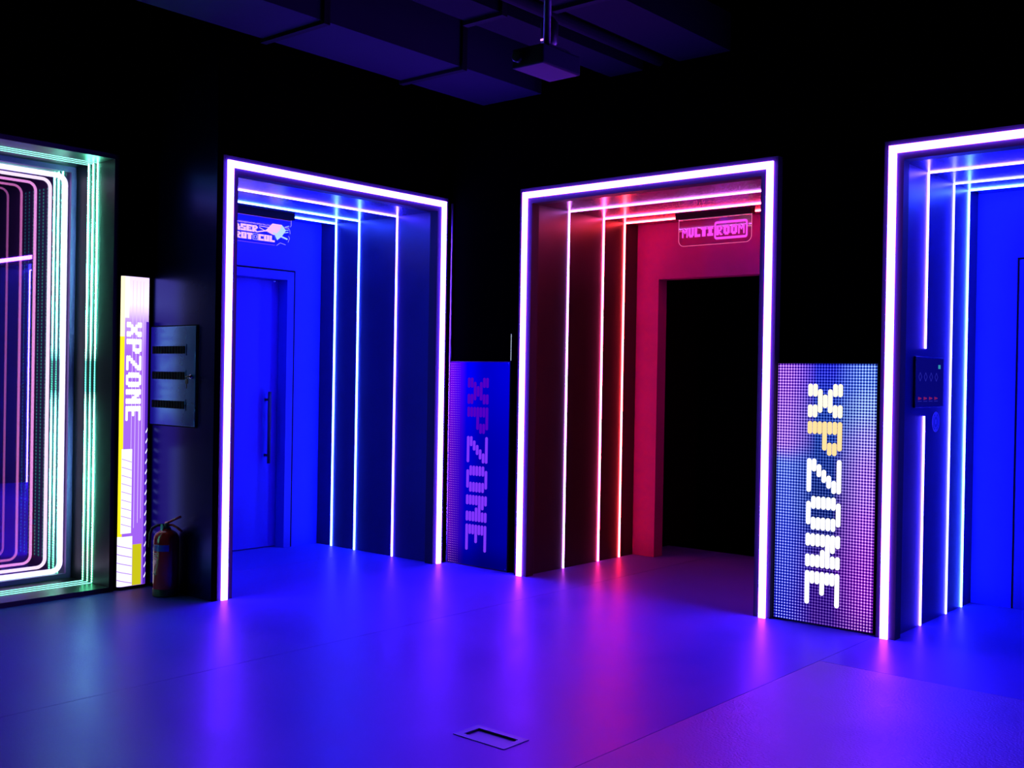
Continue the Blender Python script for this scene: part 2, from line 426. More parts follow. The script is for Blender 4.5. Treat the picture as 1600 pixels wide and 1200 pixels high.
bm = bmesh.new(); bm_prism(bm, [(1.104, 2.480), (1.129, 2.504), (1.169, 2.541), (1.253, 2.540), (1.293, 2.502), (1.255, 2.452), (1.172, 2.457)], 'y', SV - .008, SV - .0045)
obj('emblem', bm, 'sign_lilac', plate)
bm = bmesh.new(); bm_prism(bm, [(1.255, 2.5385), (1.293, 2.502), (1.255, 2.452), (1.212, 2.419), (1.190, 2.455), (1.235, 2.495)], 'y', SV - .010, SV - .008)
obj('emblem_facet', bm, 'sign_ice', plate)
for a, b, r in (((1.024, 2.461), (1.140, 2.487), .005), ((1.044, 2.508), (1.130, 2.507), .0022), ((1.046, 2.497), (1.110, 2.474), .0024), ((1.172, 2.470), (1.307, 2.436), .0055),
                ((1.285, 2.527), (1.323, 2.539), .002), ((1.290, 2.503), (1.318, 2.507), .0024), ((1.270, 2.480), (1.315, 2.490), .003)):
    bm = bmesh.new(); bm_tube(bm, [(a[0], SV - .009, a[1]), (b[0], SV - .009, b[1])], r, 6); obj('emblem_ray', bm, 'sign_lilac' if a[0] < 1.15 else 'sign_ice', plate)

# ------------------------------------------------------------------ XP ZONE panels
LET = {
 'X': {0: [(0, 2.4), (3.9, 6.3)], 1: [(0, 2.4), (3.9, 6.3)], 2: [(1, 5.4)], 3: [(2, 4.5)], 4: [(1, 5.4)], 5: [(0, 2.4), (3.9, 6.3)], 6: [(0, 2.4), (3.9, 6.3)]},
 'P': {0: [(0, 2.4)], 1: [(0, 2.4)], 2: [(0, 2.4)], 3: [(0, 5.4)], 4: [(0, 2.4), (3.9, 6.3)], 5: [(0, 2.4), (3.9, 6.3)], 6: [(0, 5.4)]},
 'Z': {0: [(0, 6.3)], 1: [(0, 2.4)], 2: [(1, 3.4)], 3: [(2, 4.4)], 4: [(3, 5.4)], 5: [(3.9, 6.3)], 6: [(0, 6.3)]},
 'O': {0: [(1, 5.4)], 1: [(0, 2.4), (3.9, 6.3)], 2: [(0, 2.4), (3.9, 6.3)], 3: [(0, 2.4), (3.9, 6.3)], 4: [(0, 2.4), (3.9, 6.3)], 5: [(0, 2.4), (3.9, 6.3)], 6: [(1, 5.4)]},
 'N': {0: [(0, 2.4), (3.9, 6.3)], 1: [(0, 2.4), (3.9, 6.3)], 2: [(0, 2.4), (3.9, 6.3)], 3: [(0, 2.4), (2.9, 6.3)], 4: [(0, 6.3)], 5: [(0, 3.4), (3.9, 6.3)], 6: [(0, 2.4), (3.9, 6.3)]},
 'E': {0: [(0, 6.3)], 1: [(0, 2.4)], 2: [(0, 2.4)], 3: [(0, 4.4)], 4: [(0, 2.4)], 5: [(0, 2.4)], 6: [(0, 6.3)]},
}
PILL = {}
def pill_mesh(length, w, th, mat):
    key = (round(length, 4), w, mat)
    if key not in PILL:
        bm = bmesh.new(); bm_prism(bm, round_rect(-w / 2, w / 2, -length, 0, w * .498, 4), 'y', -th, 0.0)
        PILL[key] = mesh_of(bm, 'light_bar', mat)
    return PILL[key]
def xp_word(parent, u0, z0, pitch, unit, w, mats, v, name='light_bar'):
    for i, ch in enumerate('XPZONE'):
        for c, segs in LET[ch].items():
            for a, b in segs:
                link(name, pill_mesh((b - a) * unit, w, .004, mats[i]), parent, (u0 + c * pitch, v, z0 - (i * 7 + a) * unit))

def screen_mat(name, kind):
    """LED screen behind a perforated sheet; object coordinates, metres"""
    mt, N, L = nt(name)
    for n in list(N): N.remove(n)
    out = N.new('ShaderNodeOutputMaterial'); em = N.new('ShaderNodeEmission')
    tc = N.new('ShaderNodeTexCoord'); sx = N.new('ShaderNodeSeparateXYZ'); L.new(tc.outputs['Object'], sx.inputs[0])
    def math_(op, a, b=None, c=None):
        n = N.new('ShaderNodeMath'); n.operation = op
        for i, q in enumerate((a, b, c)):
            if q is None: continue
            if isinstance(q, (int, float)): n.inputs[i].default_value = q
            else: L.new(q, n.inputs[i])
        return n.outputs[0]
    PIT = .0172
    fx = math_('MULTIPLY', sx.outputs[0], 1 / PIT); fz = math_('MULTIPLY', sx.outputs[2], 1 / PIT)
    def dist(off):
        ax = math_('SUBTRACT', math_('FRACT', math_('ADD', fx, off)), .5); az = math_('SUBTRACT', math_('FRACT', math_('ADD', fz, off)), .5)
        return math_('SQRT', math_('ADD', math_('MULTIPLY', ax, ax), math_('MULTIPLY', az, az)))
    def step(d, lo, hi, a, b):
        n = N.new('ShaderNodeMapRange'); n.inputs['From Min'].default_value = lo; n.inputs['From Max'].default_value = hi
        n.inputs['To Min'].default_value = a; n.inputs['To Max'].default_value = b; L.new(d, n.inputs['Value']); return n.outputs['Result']
    hole = step(dist(0.0), .30, .42, 0.0, 1.0)         # 0 inside a hole, 1 on the sheet
    node = step(dist(0.5), .10, .22, 1.0, 0.0)         # bright spot between four holes
    no = N.new('ShaderNodeTexNoise'); no.inputs['Scale'].default_value = 1.7; no.inputs['Detail'].default_value = 1
    no.noise_dimensions = '3D'; L.new(tc.outputs['Object'], no.inputs['Vector'])
    wob = math_('MULTIPLY', math_('SUBTRACT', no.outputs['Fac'], .5), .5)
    def ramp(fac, stops):
        r = N.new('ShaderNodeValToRGB'); r.color_ramp.interpolation = 'B_SPLINE' if False else 'EASE'
        while len(r.color_ramp.elements) < len(stops): r.color_ramp.elements.new(0.5)
        for e, (p_, c_) in zip(r.color_ramp.elements, stops): e.position = p_; e.color = (*c_, 1)
        L.new(fac, r.inputs[0]); return r.outputs[0]
    def mix(f, a, b, blend='MIX'):
        n = N.new('ShaderNodeMix'); n.data_type = 'RGBA'; n.blend_type = blend
        if isinstance(f, (int, float)): n.inputs[0].default_value = f
        else: L.new(f, n.inputs[0])
        for i, q in ((6, a), (7, b)):
            if isinstance(q, tuple): n.inputs[i].default_value = (*q, 1)
            else: L.new(q, n.inputs[i])
        return n.outputs[2]
    un = math_('DIVIDE', sx.outputs[0], .60); zn = math_('DIVIDE', sx.outputs[2], 1.50)
    if kind == 'bright':
        # left edge: violet above, blue below; right edge: pale blue above, magenta below; centre deep blue
        left = ramp(math_('ADD', zn, wob), [(0.0, (.02, .03, .75)), (.35, (.05, .10, .95)), (.55, (.10, .22, 1.0)), (.72, (.45, .16, .95)), (1.0, (.42, .10, .90))])
        right = ramp(math_('ADD', zn, wob), [(0.0, (.20, .01, .45)), (.18, (.42, .03, .72)), (.45, (.50, .10, .90)), (.70, (.38, .30, 1.0)), (.88, (.25, .45, 1.0)), (1.0, (.12, .30, 1.0))])
        mid = ramp(zn, [(0.0, (.07, .01, .35)), (.2, (.06, .01, .35)), (.45, (.01, .04, .30)), (.8, (.02, .09, .55)), (1.0, (.02, .03, .8))])
        tri = math_('ABSOLUTE', math_('SUBTRACT', math_('MULTIPLY', un, 2.0), 1.0))
        side = mix(step(un, .45, .55, 0.0, 1.0), left, right)
        colr = mix(step(tri, .18, .75, 0.0, 1.0), mid, side)
        darkc = mix(1.0, colr, (.04, .03, .22), 'MULTIPLY')
        c = mix(hole, darkc, colr)
        lit = mix(step(tri, .25, .75, .15, .8), colr, (1.35, 1.25, 1.6))
        c = mix(node, c, lit)
        em.inputs['Strength'].default_value = 1.15
    else:
        base = ramp(un, [(0.0, (.16, .0, .9)), (.14, (.07, .0, .95)), (.30, (.0, .0, 1.0)), (.60, (.0, .0, .62)), (1.0, (.0, .0, .72))])
        fade = ramp(zn, [(0.0, (.18, .18, .25)), (.15, (.5, .5, .5)), (.5, (.62, .62, .62)), (1.0, (1., 1., 1.))])
        base = mix(1.0, base, fade, 'MULTIPLY')
        spot = mix(math_('MULTIPLY', node, step(un, .02, .20, 1.0, 0.0)), base, (.75, .22, .95))
        c = spot
        em.inputs['Strength'].default_value = 1.0
    L.new(c, em.inputs['Color']); L.new(em.outputs[0], out.inputs[0])
screen_mat('screen_bright', 'bright'); screen_mat('screen_blue', 'blue')
emit('bar_white', (1.35, 1.35, 1.4)); emit('bar_warm', (1.35, 1.2, .85)); emit('bar_amber', (1.15, .80, .36))
emit('bar_violet', (.22, .035, 1.0)); emit('bar_dim', (.085, .0, .55))
def xp_panel(label, x0, x1, smat, mats, tx, bw):
    t = thing('light_panel', label, 'light panel', (x0, A0, 0))
    w = x1 - x0
    boxes('housing', 'frame_black', [(-.004, w + .004, -.022, -.001, 0.0, 1.516)], t)
    boxes('perforated_screen', smat, [(.002, w - .002, -.026, -.022, .010, 1.510)], t)
    xp_word(t, tx - x0, 1.395, .0302, .0309, bw, mats, -.026)
    for px, pz in ((.008, .02), (w - .008, .02), (.008, 1.503), (w - .008, 1.503)):
        bm = bmesh.new(); bm_lathe(bm, [(.004, 0), (.004, .004)], 8)
        bmesh.ops.rotate(bm, verts=bm.verts, cent=(0, 0, 0), matrix=Matrix.Rotation(math.pi / 2, 3, 'X'))
        obj('corner_screw', bm, 'chrome', t, False, (px, -.026, pz))
    return t
xp_panel('dim blue XP ZONE light panel in the corner between the blue and magenta portals', .018, .606, 'screen_blue', ['bar_dim', 'bar_dim'] + ['bar_violet'] * 4, .216, .0225)
xp_panel('bright XP ZONE light panel with white and amber bars beside the right portal', 2.697, 3.297, 'screen_bright', ['bar_warm', 'bar_amber'] + ['bar_white'] * 4, 2.905, .0262)
emit('dot_white', (.8, .95, 1.0))
t = thing('led_tape', 'short tape of tiny white lights on the black wall above the blue panel', 'light strip', (.598, A0, 1.52))
boxes('tape_backing', 'frame_black', [(-.005, .005, -.004, -.001, 0, .195)], t)
bm = bmesh.new()
for k in range(24): bm_box(bm, -.0025, .0025, -.006, -.004, .004 + k * .008, .0075 + k * .008)
obj('tape_lights', bm, 'dot_white', t)

# ------------------------------------------------------------------ infinity mirror portal
def green_mat():
    mt, N, L = nt('led_green')
    for n in list(N): N.remove(n)
    out = N.new('ShaderNodeOutputMaterial'); em = N.new('ShaderNodeEmission'); tc = N.new('ShaderNodeTexCoord'); sx = N.new('ShaderNodeSeparateXYZ')
    L.new(tc.outputs['Object'], sx.inputs[0])
    r = N.new('ShaderNodeValToRGB'); r.color_ramp.interpolation = 'LINEAR'
    st = [(0.0, (.10, 1.0, .42)), (.10, (.9, 6.0, 3.2)), (.25, (4.0, 26.0, 18)), (.38, (2.6, 16, 12)), (.46, (.10, .9, .6)), (.53, (.08, .7, .5)), (.58, (2.0, 12.0, 9.0)), (.75, (4.5, 30.0, 20)), (1.0, (2.5, 16.0, 10.0))]
    st = [(p_, tuple(c_ / 40 for c_ in col)) for p_, col in st]
    while len(r.color_ramp.elements) < len(st): r.color_ramp.elements.new(.5)
    for e, (p_, c_) in zip(r.color_ramp.elements, st): e.position = p_; e.color = (*c_, 1)
    d = N.new('ShaderNodeMath'); d.operation = 'DIVIDE'; d.inputs[1].default_value = 2.75; L.new(sx.outputs[2], d.inputs[0]); L.new(d.outputs[0], r.inputs[0])
    # separate diodes, 16 mm apart along the strip
    a = N.new('ShaderNodeMath'); a.operation = 'ADD'; L.new(sx.outputs[1], a.inputs[0]); L.new(sx.outputs[2], a.inputs[1])
    b = N.new('ShaderNodeMath'); b.operation = 'MULTIPLY'; b.inputs[1].default_value = 2 * math.pi / .016; L.new(a.outputs[0], b.inputs[0])
    c = N.new('ShaderNodeMath'); c.operation = 'SINE'; L.new(b.outputs[0], c.inputs[0])
    e2 = N.new('ShaderNodeMapRange'); e2.inputs['From Min'].default_value = -1; e2.inputs['To Min'].default_value = .25 * 170; e2.inputs['To Max'].default_value = 1.75 * 170; L.new(c.outputs[0], e2.inputs['Value'])
    L.new(r.outputs[0], em.inputs['Color']); L.new(e2.outputs[0], em.inputs['Strength']); L.new(em.outputs[0], out.inputs[0])
green_mat(); emit('led_green_bar', (.55, 1.8, 1.5))
t = thing('infinity_mirror_portal', 'glowing infinity mirror alcove with a pink neon loop, its nested reflections and green light strips', 'mirror', (FX, PY0, 0))
W0 = PY1 - PY0; SZ = .030; GD = .495                     # sill height, depth of the glass
boxes('reveal_panel', 'glossy_black', [(-GD - .02, .0, W0, W0 + .03, 0, P0H + .03)], t)
boxes('reveal_panel', 'glossy_black', [(-GD - .02, .0, -.03, 0, 0, P0H + .03)], t)
boxes('head_panel', 'glossy_black', [(-GD - .02, .0, 0, W0, P0H, P0H + .03)], t)
boxes('sill_panel', 'glossy_black', [(-GD - .02, .0, 0, W0, 0, SZ)], t)
for x in (-.212, -.268, -.326):
    bm = bmesh.new(); w, q = .0026, .004
    bm_box(bm, x - w, x + w, W0 - q, W0, SZ, P0H); obj('led_strip', bm, 'led_green', t)
    boxes('led_strip', 'led_green', [(x - w, x + w, 0, q, SZ, P0H)], t)
    w = .002
    boxes('cross_strip', 'led_green_bar', [(x - w, x + w, q, W0 - q, P0H - q, P0H)], t)
    boxes('cross_strip', 'led_green_bar', [(x - w, x + w, q, W0 - q, SZ, SZ + q)], t)
boxes('mirror_glass', 'half_mirror', [(-GD - .004, -GD + .002, 0.02, W0 - .02, SZ + .015, P0H - .02)], t)
bm = bmesh.new()
ring = [(.0, SZ), (W0, SZ), (W0, P0H), (0, P0H)]; inn = [(.035, SZ + .03), (W0 - .035, SZ + .03), (W0 - .035, P0H - .035), (.035, P0H - .035)]
vs = [[bm.verts.new((x, y, z)) for y, z in rr] for rr, x in ((ring, -GD + .012), (inn, -GD + .012), (inn, -GD - .01), (ring, -GD - .01))]
for a, b in ((0, 1), (1, 2), (2, 3), (3, 0)):
    for i in range(4): bm.faces.new((vs[a][i], vs[a][(i + 1) % 4], vs[b][(i + 1) % 4], vs[b][i]))
pbr('rim_purple', (.12, .03, .22), .4); obj('mirror_rim', bm, 'rim_purple', t)
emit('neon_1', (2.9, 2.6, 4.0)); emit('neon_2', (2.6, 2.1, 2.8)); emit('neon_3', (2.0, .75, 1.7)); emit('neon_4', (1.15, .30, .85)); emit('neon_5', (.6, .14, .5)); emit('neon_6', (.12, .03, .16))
for k in range(6):  # first loop is the tube; deeper, dimmer ones are modelled mirror reflections
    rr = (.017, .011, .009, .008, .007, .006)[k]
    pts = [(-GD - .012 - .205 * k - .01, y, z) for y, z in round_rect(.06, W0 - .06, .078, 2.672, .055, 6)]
    bm = bmesh.new(); bm_tube(bm, pts, rr, 10, True); o = obj('neon_loop_or_reflection', bm, 'neon_%d' % (k + 1), t, True)
pbr('tunnel', (.07, .02, .18), 0.5)
TD = GD + 1.45
boxes('mirror_box', 'tunnel', [(-TD, -GD - .02, W0, W0 + .02, 0, P0H), (-TD, -GD - .02, -.02, 0, 0, P0H), (-TD, -GD - .02, 0, W0, P0H, P0H + .02), (-TD, -GD - .02, 0, W0, 0, SZ), (-TD - .02, -TD, 0, W0, 0, P0H)], t)
def scaled_emit(name, col): return emit(name, col)
emit('reflected_green_dim', (.04, .42, .36)); emit('reflected_green_faint', (.015, .16, .22))
for k, mname in ((1, 'reflected_green_dim'), (2, 'reflected_green_faint')):  # emissive copies of the green strips, standing in for their mirror reflections
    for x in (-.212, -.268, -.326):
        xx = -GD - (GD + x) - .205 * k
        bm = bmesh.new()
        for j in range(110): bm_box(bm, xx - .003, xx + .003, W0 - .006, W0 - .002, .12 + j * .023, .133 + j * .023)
        obj('strip_reflection', bm, mname, t)

# ------------------------------------------------------------------ curved light column
emit('col_yellow', (1.15, .95, .02)); emit('col_white', (1.1, 1.1, 1.35)); emit('col_lilac', (.42, .16, .95)); emit('col_deep', (.10, .02, .55)); emit('col_pale', (.85, .65, 1.25)); emit('col_olive', (.62, .58, .01))
def column_mat():
    mt, N, L = nt('col_diffuser')
    for n in list(N): N.remove(n)
    out = N.new('ShaderNodeOutputMaterial'); em = N.new('ShaderNodeEmission'); tc = N.new('ShaderNodeTexCoord'); sx = N.new('ShaderNodeSeparateXYZ')
    L.new(tc.outputs['Object'], sx.inputs[0])
    r = N.new('ShaderNodeValToRGB'); st = [(0.0, (.36, .12, .92)), (.76, (.42, .16, .95)), (.86, (.62, .36, 1.05)), (.92, (1.3, 1.1, 1.6)), (1.0, (1.1, .85, 1.5))]
    st = [(p_, tuple(c_ / 2 for c_ in col)) for p_, col in st]; em.inputs['Strength'].default_value = 2.0
    while len(r.color_ramp.elements) < len(st): r.color_ramp.elements.new(.5)
    for e, (p_, c_) in zip(r.color_ramp.elements, st): e.position = p_; e.color = (*c_, 1)
    d = N.new('ShaderNodeMath'); d.operation = 'DIVIDE'; d.inputs[1].default_value = 2.0; L.new(sx.outputs[2], d.inputs[0]); L.new(d.outputs[0], r.inputs[0])
    L.new(r.outputs[0], em.inputs['Color']); L.new(em.outputs[0], out.inputs[0])
column_mat(); emit('col_cream', (1.5, 1.35, .75))
t = thing('light_column', 'tall rounded XP ZONE light column in white, purple and yellow beside the infinity mirror', 'light column', (FX, 0, 0))
CY0, CY1, CZ0, CZ1 = -2.238, -2.034, .020, 2.005
fp = round_rect(-.11, .0, CY0, CY1, .034, 6)           # footprint in x, y
bm = bmesh.new(); bm_prism(bm, round_rect(-.115, .003, CY0 - .002, CY1 + .002, .034, 6), 'z', 0.0, CZ0); obj('plinth', bm, 'black_plastic', t)
bm = bmesh.new(); bm_prism(bm, fp, 'z', CZ0, CZ1); o = obj('diffuser', bm, 'col_diffuser', t); shade_auto(o)
bm = bmesh.new(); bm_prism(bm, round_rect(-.113, .002, CY0 - .001, CY1 + .001, .034, 6), 'z', CZ1, CZ1 + .006); obj('top_cap', bm, 'black_plastic', t)
def wrap(name, mat, s0, s1, z0, z1, off=.0012, zslope=0.0):
    """thin film round the left-front outline of the column from arc length s0 to s1 (0 = back left)"""
    path = [(-.11 + .034, CY0)]
    for i in range(9):
        a = math.radians(-90 + 90 * i / 8); path.append((-.034 + .034 * math.cos(a), CY0 + .034 + .034 * math.sin(a)))
    for i in range(9):
        a = math.radians(90 * i / 8); path.append((-.034 + .034 * math.cos(a), CY1 - .034 + .034 * math.sin(a)))
    path.append((-.11 + .034, CY1))
    acc = [0.0]
    for a, b in zip(path, path[1:]): acc.append(acc[-1] + math.hypot(b[0] - a[0], b[1] - a[1]))
    def at(s):
        for i in range(len(acc) - 1):
            if s <= acc[i + 1] + 1e-9:
                f = (s - acc[i]) / (acc[i + 1] - acc[i]); a, b = path[i], path[i + 1]
                d = Vector((b[0] - a[0], b[1] - a[1])).normalized(); n = Vector((d.y, -d.x))
                return a[0] + (b[0] - a[0]) * f + n.x * off, a[1] + (b[1] - a[1]) * f + n.y * off, n
        return at(acc[-1])
    ss = [s0] + [a for a in acc if s0 < a < s1] + [s1]
    bm = bmesh.new(); lo = []; hi = []; lo2 = []; hi2 = []
    for s in ss:
        x, y, n = at(s); f = (s - s0) / (s1 - s0) if s1 > s0 else 0
        dz = zslope * f
        lo.append(bm.verts.new((x, y, z0 + dz))); hi.append(bm.verts.new((x, y, z1 + dz)))
        lo2.append(bm.verts.new((x - n.x * .001, y - n.y * .001, z0 + dz))); hi2.append(bm.verts.new((x - n.x * .001, y - n.y * .001, z1 + dz)))
    for i in range(len(ss) - 1):
        bm.faces.new((lo[i], lo[i + 1], hi[i + 1], hi[i])); bm.faces.new((hi2[i], hi2[i + 1], lo2[i + 1], lo2[i]))
        bm.faces.new((lo[i], lo2[i], lo2[i + 1], lo[i + 1])); bm.faces.new((hi[i], hi[i + 1], hi2[i + 1], hi2[i]))
    bm.faces.new((lo[0], hi[0], hi2[0], lo2[0])); bm.faces.new((lo[-1], lo2[-1], hi2[-1], hi[-1]))
    return bm
SA = .042 + .0534                                        # arc length where the flat front begins; the front is .148 wide
def film(name, mat, *a, **k):
    return obj(name, wrap(name, mat, *a, **k), mat, t)
film('yellow_band', 'col_yellow', 0.0, SA - .012, CZ0 + .28, 1.62)
film('cream_band', 'col_cream', 0.0, SA - .012, 1.62, CZ1 - .001)
film('white_band', 'col_white', SA - .012, SA + .016, 1.74, CZ1 - .001)
film('white_block', 'col_white', SA - .02, SA + .050, .36, .90, off=.002)
film('white_block', 'col_white', 0.0, SA + .060, CZ0 + .002, .34, off=.002)
film('yellow_block', 'col_olive', SA + .062, SA + .125, CZ0 + .002, .285, off=.0022)
film('edge_strip', 'col_deep', SA + .137, SA + .185, CZ0 + .002, 1.72, off=.0016)
for s in (.040, .066, .092, .114): film('circuit_line', 'col_pale', SA + s, SA + s + .003, .36 + .3 * (s - .04) * 4, 1.98, off=.0016)
for k in range(9): film('print_stripe', 'col_lilac', SA - .018, SA + .048, .42 + k * .052, .424 + k * .052, off=.003, zslope=-.022)
for k in range(5): film('print_stripe', 'col_lilac', .012, SA + .058, .075 + k * .055, .080 + k * .055, off=.003, zslope=-.040)
for k in range(15): film('edge_dash', 'col_white', SA + .144, SA + .166, .06 + k * .067, .073 + k * .067, off=.0026, zslope=.022)
word = link('lettering', None, t, (0.0022, 0, 0), math.pi / 2)
xp_word(word, CY0 + .034 + .006, 1.715, .0150, .01535, .0150, ['col_white'] * 6, 0.0, 'letter_bar')

# ------------------------------------------------------------------ electrical cabinet on the side wall
CYW = UA - .062
t = thing('electrical_cabinet', 'grey flush electrical cabinet door with three rows of slots and a key in the lock', 'cabinet', (-.45, CYW, 0))
bm = bmesh.new(); pts = [(-.275, 1.03), (.285, 1.03), (.285, 1.715), (-.275, 1.715)]
boxes('cabinet_frame', 'joint_dark', [(-.262, .262, -.004, -.001, 1.052, 1.696)], t)
dr = boxes('cabinet_door', 'cabinet', [(-.255, .255, -.014, -.004, 1.060, 1.688)], t, .002)
slot_bm = bmesh.new(); bm_box(slot_bm, 0, .022, -.004, 0, 0, .048); slot_me = mesh_of(slot_bm, 'slot', 'joint_dark')
for z in (1.515, 1.352, 1.168):
    row = boxes('slot_frame', 'cabinet', [(-.235, .155, -.017, -.014, z - .012, z + .060)], dr)
    for k in range(12): link('slot', slot_me, row, (-.226 + k * .0313, -.0165, z))
bm = bmesh.new(); bm_lathe(bm, [(.014, 0), (.014, .012), (.010, .016)], 16)
bmesh.ops.rotate(bm, verts=bm.verts, cent=(0, 0, 0), matrix=Matrix.Rotation(math.pi / 2, 3, 'X')); lk = obj('lock', bm, 'chrome', dr, True, (.222, -.014, 1.372))
boxes('latch', 'black_plastic', [(-.040, .006, -.026, -.016, -.006, .006)], lk, .002)
bm = bmesh.new(); bm_tube(bm, [(0, -.016, 0), (0, -.034, 0), (-.004, -.036, -.010)], .002, 6); bm_prism(bm, round_rect(-.018, .010, -.046, -.012, .008, 3), 'y', -.038, -.034); bm_box(bm, -.008, -.002, -.038, -.035, -.075, -.044)
obj('key', bm, 'black_plastic', lk)

# ------------------------------------------------------------------ fire extinguisher
t = thing('fire_extinguisher', 'red fire extinguisher standing on the floor below the electrical cabinet', 'fire extinguisher', (-.372, -2.101, 0))
R = .080
bm = bmesh.new(); bm_lathe(bm, [(R - .006, 0), (R, .004), (R, .045), (R - .003, .05)], 32); o = obj('base_ring', bm, 'rubber', t); shade_auto(o)
bm = bmesh.new(); bm_lathe(bm, [(R - .004, .03), (R - .002, .05), (R - .002, .352), (R - .006, .372), (R - .016, .390), (R - .034, .404), (.030, .412), (.026, .420)], 36); o = obj('cylinder_body', bm, 'red_paint', t); shade_auto(o, 60)
def arc_film(z0, z1, a0, a1, mat, name):
    bm = bmesh.new(); n = 14; r0, r1 = R - .0019, R - .0009; ro = []
    for i in range(n + 1):
        a = math.radians(a0 + (a1 - a0) * i / n)
        ro.append([bm.verts.new((r * math.cos(a), r * math.sin(a), z)) for r, z in ((r1, z0), (r1, z1), (r0, z1), (r0, z0))])
    for p_, q_ in zip(ro, ro[1:]):
        for k in range(4): bm.faces.new((p_[k], q_[k], q_[(k + 1) % 4], p_[(k + 1) % 4]))
    bm.faces.new(ro[0]); bm.faces.new(list(reversed(ro[-1])))
    return obj(name, bm, mat, t)
arc_film(.285, .325, -140, -20, 'label_blue', 'label_band')
for k, z in enumerate((.268, .256, .244, .232, .140)): arc_film(z, z + .004, -135, -78 + 6 * (k % 2), 'label_cream', 'label_line')
bm = bmesh.new(); bm_lathe(bm, [(.026, .414), (.026, .424), (.018, .428), (.018, .446), (.014, .450)], 16); obj('valve', bm, 'dark_metal', t, True)
bm = bmesh.new(); bm_tube(bm, [(-.018, .004, .452), (.020, .012, .462), (.060, .024, .482), (.098, .036, .498)], .008, 8); obj('top_lever', bm, 'red_paint', t, True)
bm = bmesh.new(); bm_tube(bm, [(-.010, .004, .440), (.040, .018, .442), (.078, .030, .426), (.108, .038, .408)], .008, 8); obj('carry_handle', bm, 'red_paint', t, True)
bm = bmesh.new(); bm_tube(bm, [(-.010, -.012, .440), (-.040, -.040, .438), (-.066, -.060, .418), (-.078, -.066, .380), (-.074, -.072, .300)], .009, 8); obj('hose', bm, 'rubber', t, True)
bm = bmesh.new(); bm_prism(bm, round_rect(-.012, .012, .408, .448, .008, 4), 'y', -.036, -.032); obj('seal_tag', bm, 'seal_green', t)

# ------------------------------------------------------------------ control screen and sticker in the right portal
t = thing('control_screen', 'thin dark wall-mounted control screen between the light strips of the right portal', 'screen', (UC + RV, 0, 0))
emit('screen_navy', (.002, .002, .17)); emit('screen_icon', (.02, .02, .42)); emit('screen_red', (.18, .01, .12)); emit('screen_cyan', (.03, .30, .45))
boxes('screen_body', 'reveal_blue', [(.0005, .014, .296, .752, 1.268, 1.562)], t, .003)
boxes('screen_glass', 'screen_navy', [(.014, .016, .306, .742, 1.278, 1.552)], t)
for k in range(4):
    y = .360 + k * .088
    bm = bmesh.new(); q = .026
    ring_o = [(y, 1.445 - q), (y + q, 1.445), (y, 1.445 + q), (y - q, 1.445)]; ring_i = [(y, 1.445 - q * .86), (y + q * .86, 1.445), (y, 1.445 + q * .86), (y - q * .86, 1.445)]
    vs = [[bm.verts.new((x, yy, zz)) for yy, zz in rr] for rr, x in ((ring_o, .0172), (ring_i, .0172), (ring_i, .016), (ring_o, .016))]
    for a, b in ((0, 1), (1, 2), (2, 3), (3, 0)):
        for i in range(4): bm.faces.new((vs[a][i], vs[a][(i + 1) % 4], vs[b][(i + 1) % 4], vs[b][i]))
    obj('screen_icon', bm, 'screen_icon', t)
    bm = bmesh.new(); bm_prism(bm, [(y - .026, 1.312), (y - .026, 1.330), (y + .024, 1.324), (y + .024, 1.318)], 'x', .016, .017); obj('screen_button', bm, 'screen_red', t)
    boxes('screen_caption', 'screen_icon', [(.016, .017, y - .03, y + .03, 1.303, 1.306)], t)
boxes('screen_badge', 'screen_cyan', [(.016, .017, .655, .690, 1.495, 1.518)], t)
t = thing('round_sticker', 'round outlined sticker below the control screen', 'sticker', (UC + RV, .673, 1.180))
pbr('sticker_blue', (.10, .10, .35), .5)
emit('sticker_line', (.10, .08, .9))
def disc_ring(r0, r1, x0, x1, mat, name):
    bm = bmesh.new(); n = 32
    vs = [[bm.verts.new((x, r * math.cos(2 * math.pi * i / n), r * math.sin(2 * math.pi * i / n))) for i in range(n)] for r, x in ((r0, x0), (r1, x0), (r1, x1), (r0, x1))]
    for a, b in ((0, 1), (1, 2), (2, 3), (3, 0)):
        for i in range(n): bm.faces.new((vs[a][i], vs[a][(i + 1) % n], vs[b][(i + 1) % n], vs[b][i]))
    return obj(name, bm, mat, t)
bm = bmesh.new(); n = 32; bm_prism(bm, [(.058 * math.cos(2 * math.pi * i / n), .058 * math.sin(2 * math.pi * i / n)) for i in range(n)], 'x', .0003, .0012); obj('sticker_disc', bm, 'sticker_blue', t)
pbr('sticker_pale', (.6, .6, .8), .5)
disc_ring(.056, .060, .0003, .0018, 'sticker_pale', 'sticker_ring'); disc_ring(.036, .039, .0012, .0018, 'sticker_pale', 'sticker_ring')
boxes('sticker_mark', 'sticker_pale', [(.0012, .0018, -.006, .006, -.014, .014)], t); 
for z in (.044, -.050): boxes('sticker_mark', 'sticker_pale', [(.0012, .0018, -.016, .016, z, z + .006)], t)

